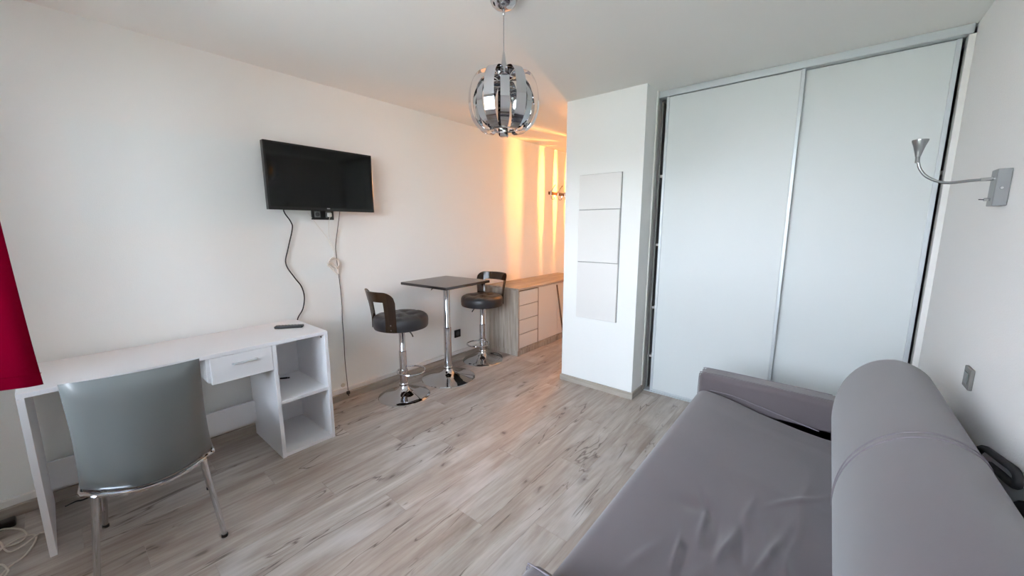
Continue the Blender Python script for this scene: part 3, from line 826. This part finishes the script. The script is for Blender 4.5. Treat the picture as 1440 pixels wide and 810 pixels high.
# ------------------------------------------------------------------ pendant lamps
def make_pendant(loc, label, rotz, lit):
    """loc: point on the ceiling; the shade is built of alternating outer and inner bent chrome bands"""
    t = thing('pendant_lamp', label, 'lamp', loc, rotz)
    cz = -.458
    link('canopy', lathe([(0, 0), (.064, 0), (.066, -.006), (.064, -.018), (.055, -.036), (.038, -.050), (.018, -.057), (0, -.059)], 48), 'chrome', t, smooth=True)
    link('cord_grip', lathe([(0, -.057), (.0065, -.057), (.0065, -.077), (.004, -.081), (0, -.081)], 16), 'chrome_soft', t, smooth=True)
    link('cord', cyl((0, 0, -.080), (0, 0, -.245), .0018, .0018, 8), 'grey_plastic', t, smooth=True)
    link('cone', lathe([(0, -.236), (.004, -.237), (.007, -.255), (.011, -.285), (.020, -.318), (.029, -.335), (.029, -.342), (0, -.342)], 28), 'chrome_soft', t, smooth=True)
    outer = [(.026, .100), (.050, .126), (.086, .132), (.126, .118), (.154, .080), (.167, .030), (.168, -.025), (.157, -.076), (.134, -.115), (.104, -.138), (.076, -.142), (.058, -.132)]
    inner = [(.030, .096), (.056, .106), (.090, .100), (.122, .074), (.142, .036), (.149, -.010), (.143, -.058), (.124, -.098), (.096, -.123), (.072, -.131), (.056, -.128)]
    NR = 14; meshes = {}
    for k in range(NR):
        kind = k % 2
        if kind not in meshes:
            pr = smooth_path([(r, 0, z) for r, z in (outer if kind == 0 else inner)], 4)
            g = []; n = len(pr)
            for i, p in enumerate(pr):
                u = i / (n - 1); w = .012 + (.0255 if kind == 0 else .0235) * min(1, 3.2 * sin(pi * u)) ** 1.0 * .55
                w = .010 + (.0150 if kind == 0 else .0105) * min(1, (2.4 if u < .5 else 1.25) * sin(pi * u))
                g.append([Vector((p.x, -w, p.z + cz)), Vector((p.x, -w * .33, p.z + cz)), Vector((p.x, w * .33, p.z + cz)), Vector((p.x, w, p.z + cz))])
            bb = sheet(g, .0011)
            bmesh.ops.recalc_face_normals(bb, faces=bb.faces)
            for f in bb.faces: f.smooth = True
            for e in bb.edges:
                if len(e.link_faces) == 2 and e.calc_face_angle(0) > RAD(40): e.smooth = False
            me = bpy.data.meshes.new('band'); bb.to_mesh(me); bb.free(); me.materials.append(M['chrome']); meshes[kind] = me
        o = bpy.data.objects.new('outer_band' if kind == 0 else 'inner_band', meshes[kind]); COL.objects.link(o); o.parent = t
        o.rotation_euler = (0, 0, 2 * pi * k / NR)
    link('top_hub', lathe([(0, -.342), (.034, -.342), (.036, -.350), (.030, -.358), (0, -.358)], 28), 'chrome', t, smooth=True)
    link('lamp_holder', lathe([(0, -.358), (.014, -.358), (.014, -.413), (0, -.415)], 24), 'black_plastic', t, smooth=True)
    link('bulb', lathe([(0, -.415), (.0055, -.417), (.006, -.425), (.006, -.440), (.004, -.446), (0, -.448)], 20), 'lit_bulb' if lit else 'frosted_bulb', t, smooth=True)
    ring = [(.052 * cos(2 * pi * k / 24), .052 * sin(2 * pi * k / 24), cz - .131) for k in range(24)]
    rg = link('bottom_ring', tube(ring, .0032, 8, closed=True, sub=2), 'chrome', t, smooth=True)
    link('cross_bar', box((-.05, -.006, cz - .134), (.05, .006, cz - .131)), 'chrome', rg)
    link('finial', box((-.016, -.016, cz - .166), (.016, .016, cz - .1345), .002, 1), 'chrome', t)
    return t
make_pendant((-1.280, 1.494, H_CEIL), 'unlit pendant lamp of bent chrome bands over the open floor', RAD(-50 - 23), False)
make_pendant((-2.385, 4.71, H_CEIL), 'lit chrome band pendant throwing orange stripes in the passage', RAD(196.1), True)

# ------------------------------------------------------------------ reading lamp and socket on the right wall
rl = thing('reading_lamp', 'brushed metal wall reading lamp with a bent gooseneck', 'lamp', (XR, 2.305, 1.59))
link('wall_box', box((XR - .037, 2.270, 1.520), (XR - .0005, 2.340, 1.655), .002, 1), 'alu_lamp', rl, True)
p0 = Vector((XR - .037, 2.305, 1.622))
p1, p2, p3, p4, p5 = [on_y(px, py, 2.305) for px, py in ((1365, 254), (1330, 257), (1306, 250), (1294, 238), (1290.5, 222))]
link('gooseneck', tube([p0, p1, p2, p3, p4, p5], .0052, 10, sub=8), 'alu_lamp', rl, True, True)
link('arm_ferrule', cyl(p0, p0 + (p1 - p0).normalized() * .032, .0075, .0065, 14), 'chrome_soft', rl, True, True)
link('flex_sleeve', cyl(p5 - Vector((-.0008, 0, .020)), p5 + Vector((0, 0, .006)), .0072, .0072, 12), 'grey_plastic', rl, True, True)
hd = link('lamp_head', lathe([(0, 0), (.008, .0), (.011, .014), (.018, .042), (.0245, .060), (.025, .066), (.0225, .066), (.014, .040), (0, .030)], 32, p5 + Vector((0, 0, .004))), 'alu_lamp', rl, True, True)
link('lens', lathe([(0, .058), (.0215, .058), (.0215, .061), (0, .061)], 28, p5 + Vector((0, 0, .004))), 'frosted_bulb', hd, True, True)
sw = link('switch_knob', cyl((XR - .037, 2.300, 1.545), (XR - .053, 2.300, 1.545), .006, .006, 14), 'chrome', rl, True, True)
link('switch_pin', cyl((XR - .053, 2.300, 1.545), (XR - .066, 2.300, 1.546), .0018, .0018, 8), 'dark_grey_plastic', sw, True, True)
link('screw', cyl((XR - .0205, 2.2701, 1.585), (XR - .0205, 2.267, 1.585), .0055, .0045, 14), 'chrome', rl, True, True)

rs = thing('wall_switch', 'grey square switch plate on the wall behind the sofa back', 'switch', (XR, 2.285, .845))
link('plate', box((XR - .013, 2.243, .803), (XR - .0005, 2.327, .887), .003, 2), 'socket_grey', rs, True)
link('rocker', box((XR - .0165, 2.262, .822), (XR - .0132, 2.308, .868), .001, 1), 'grey_plastic', rs, True)

# ------------------------------------------------------------------ curtain
CX = -2.2
ct = thing('curtain', 'crimson red fabric curtain hanging beside the desk end', 'curtain', (CX, -.27, .865))
g = []
for i in range(33):
    v = i / 32; z = .866 + (2.42 - .866) * v; row = []
    for j in range(41):
        u = j / 40
        yn = -.073 - .020 * v * 2.0 + (.006 * math.exp(-v * 8))
        y = yn - u * (.40 - .02 * v)
        x = CX + .020 * sin(u * 15 + .6) * (.5 + .5 * u) * (1 - .4 * v) + .006 * sin(3 * v + 9 * u)
        row.append((x, y, z + .004 * sin(8 * u)))
    g.append(row)
cpn = link('fabric', sheet(g, .0018), 'red_curtain', ct, True, True)
hem = [(r[0] + .0032, r[1], r[2] + .045) for r in g[0][::2]]
link('hem_seam', tube(hem, .0014, 6, sub=2), 'red_curtain', cpn, True, True)
rod = thing('curtain_rod', 'white ceiling curtain track above the red curtain', 'curtain rod', (CX, -.3, H_CEIL))
link('track', box((CX - .016, -.55, H_CEIL - .03), (CX + .016, -.06, H_CEIL - .0005), .003, 1), 'white_trim', rod, True)
for k in range(8):
    yy = -.12 - k * .05
    link('glider', cyl((CX, yy, H_CEIL - .031), (CX, yy, 2.4255), .004, .004, 8), 'white_trim', rod, True, True)

# ------------------------------------------------------------------ cables on the floor by the desk leg
cp = thing('cable_heap', 'tangle of loose beige cables on the floor by the desk leg', 'cable', on_z(15, 775, 0))
loops = (((-20, 752), (5, 744), (28, 744), (38, 752), (28, 762), (5, 770), (-22, 778)),
         ((-22, 792), (2, 772), (30, 756), (48, 752), (50, 760), (36, 780), (16, 795), (4, 806), (-4, 818)),
         ((-25, 770), (-2, 762), (6, 772), (16, 776), (34, 766), (46, 757), (56, 750), (64, 748)),
         ((-25, 806), (0, 794), (10, 800), (10, 806), (-2, 818), (-22, 830)))
for i, pl in enumerate(loops):
    link('cable', tube([on_z(px, py, .0045 + .004 * i + .006 * (j % 2)) for j, (px, py) in enumerate(pl)], .0036, 8, sub=7), 'cable_beige', cp, True, True)
q = on_z(26, 736, 0)
ad = thing('power_adapter', 'black power adapter lying by the wall at the desk end', 'adapter', q)
link('body', rounded_box((q.x - .035, q.y - .075, .0005), (q.x + .02, q.y - .005, .034), .008, 2, 2), 'black_plastic', ad, True, True)
link('cord', tube([(q.x - .03, q.y - .05, .017), (q.x - .06, q.y - .06, .006), (q.x - .12, q.y - .10, .0045), (q.x - .18, q.y - .2, .0045)], .0035, 8), 'cable_black', ad, True, True)
tag(link('thin_floor_wire', tube([on_z(px, py, .0045) for px, py in ((92, 712), (100, 708), (108, 704.5), (116, 703), (130, 697), (150, 688))], .0035, 8), 'cable_black', smooth=True), 'thin black wire on the floor under the desk behind the grey chair', 'wire')
fc = tag(link('short_floor_wire', tube([on_z(px, py, .005) for px, py in ((688, 497), (696, 496), (703, 498.5), (706, 502), (704.5, 505.5))], .004, 8), 'cable_black', smooth=True), 'short black wire on the floor between the dresser and the stool foot', 'wire')
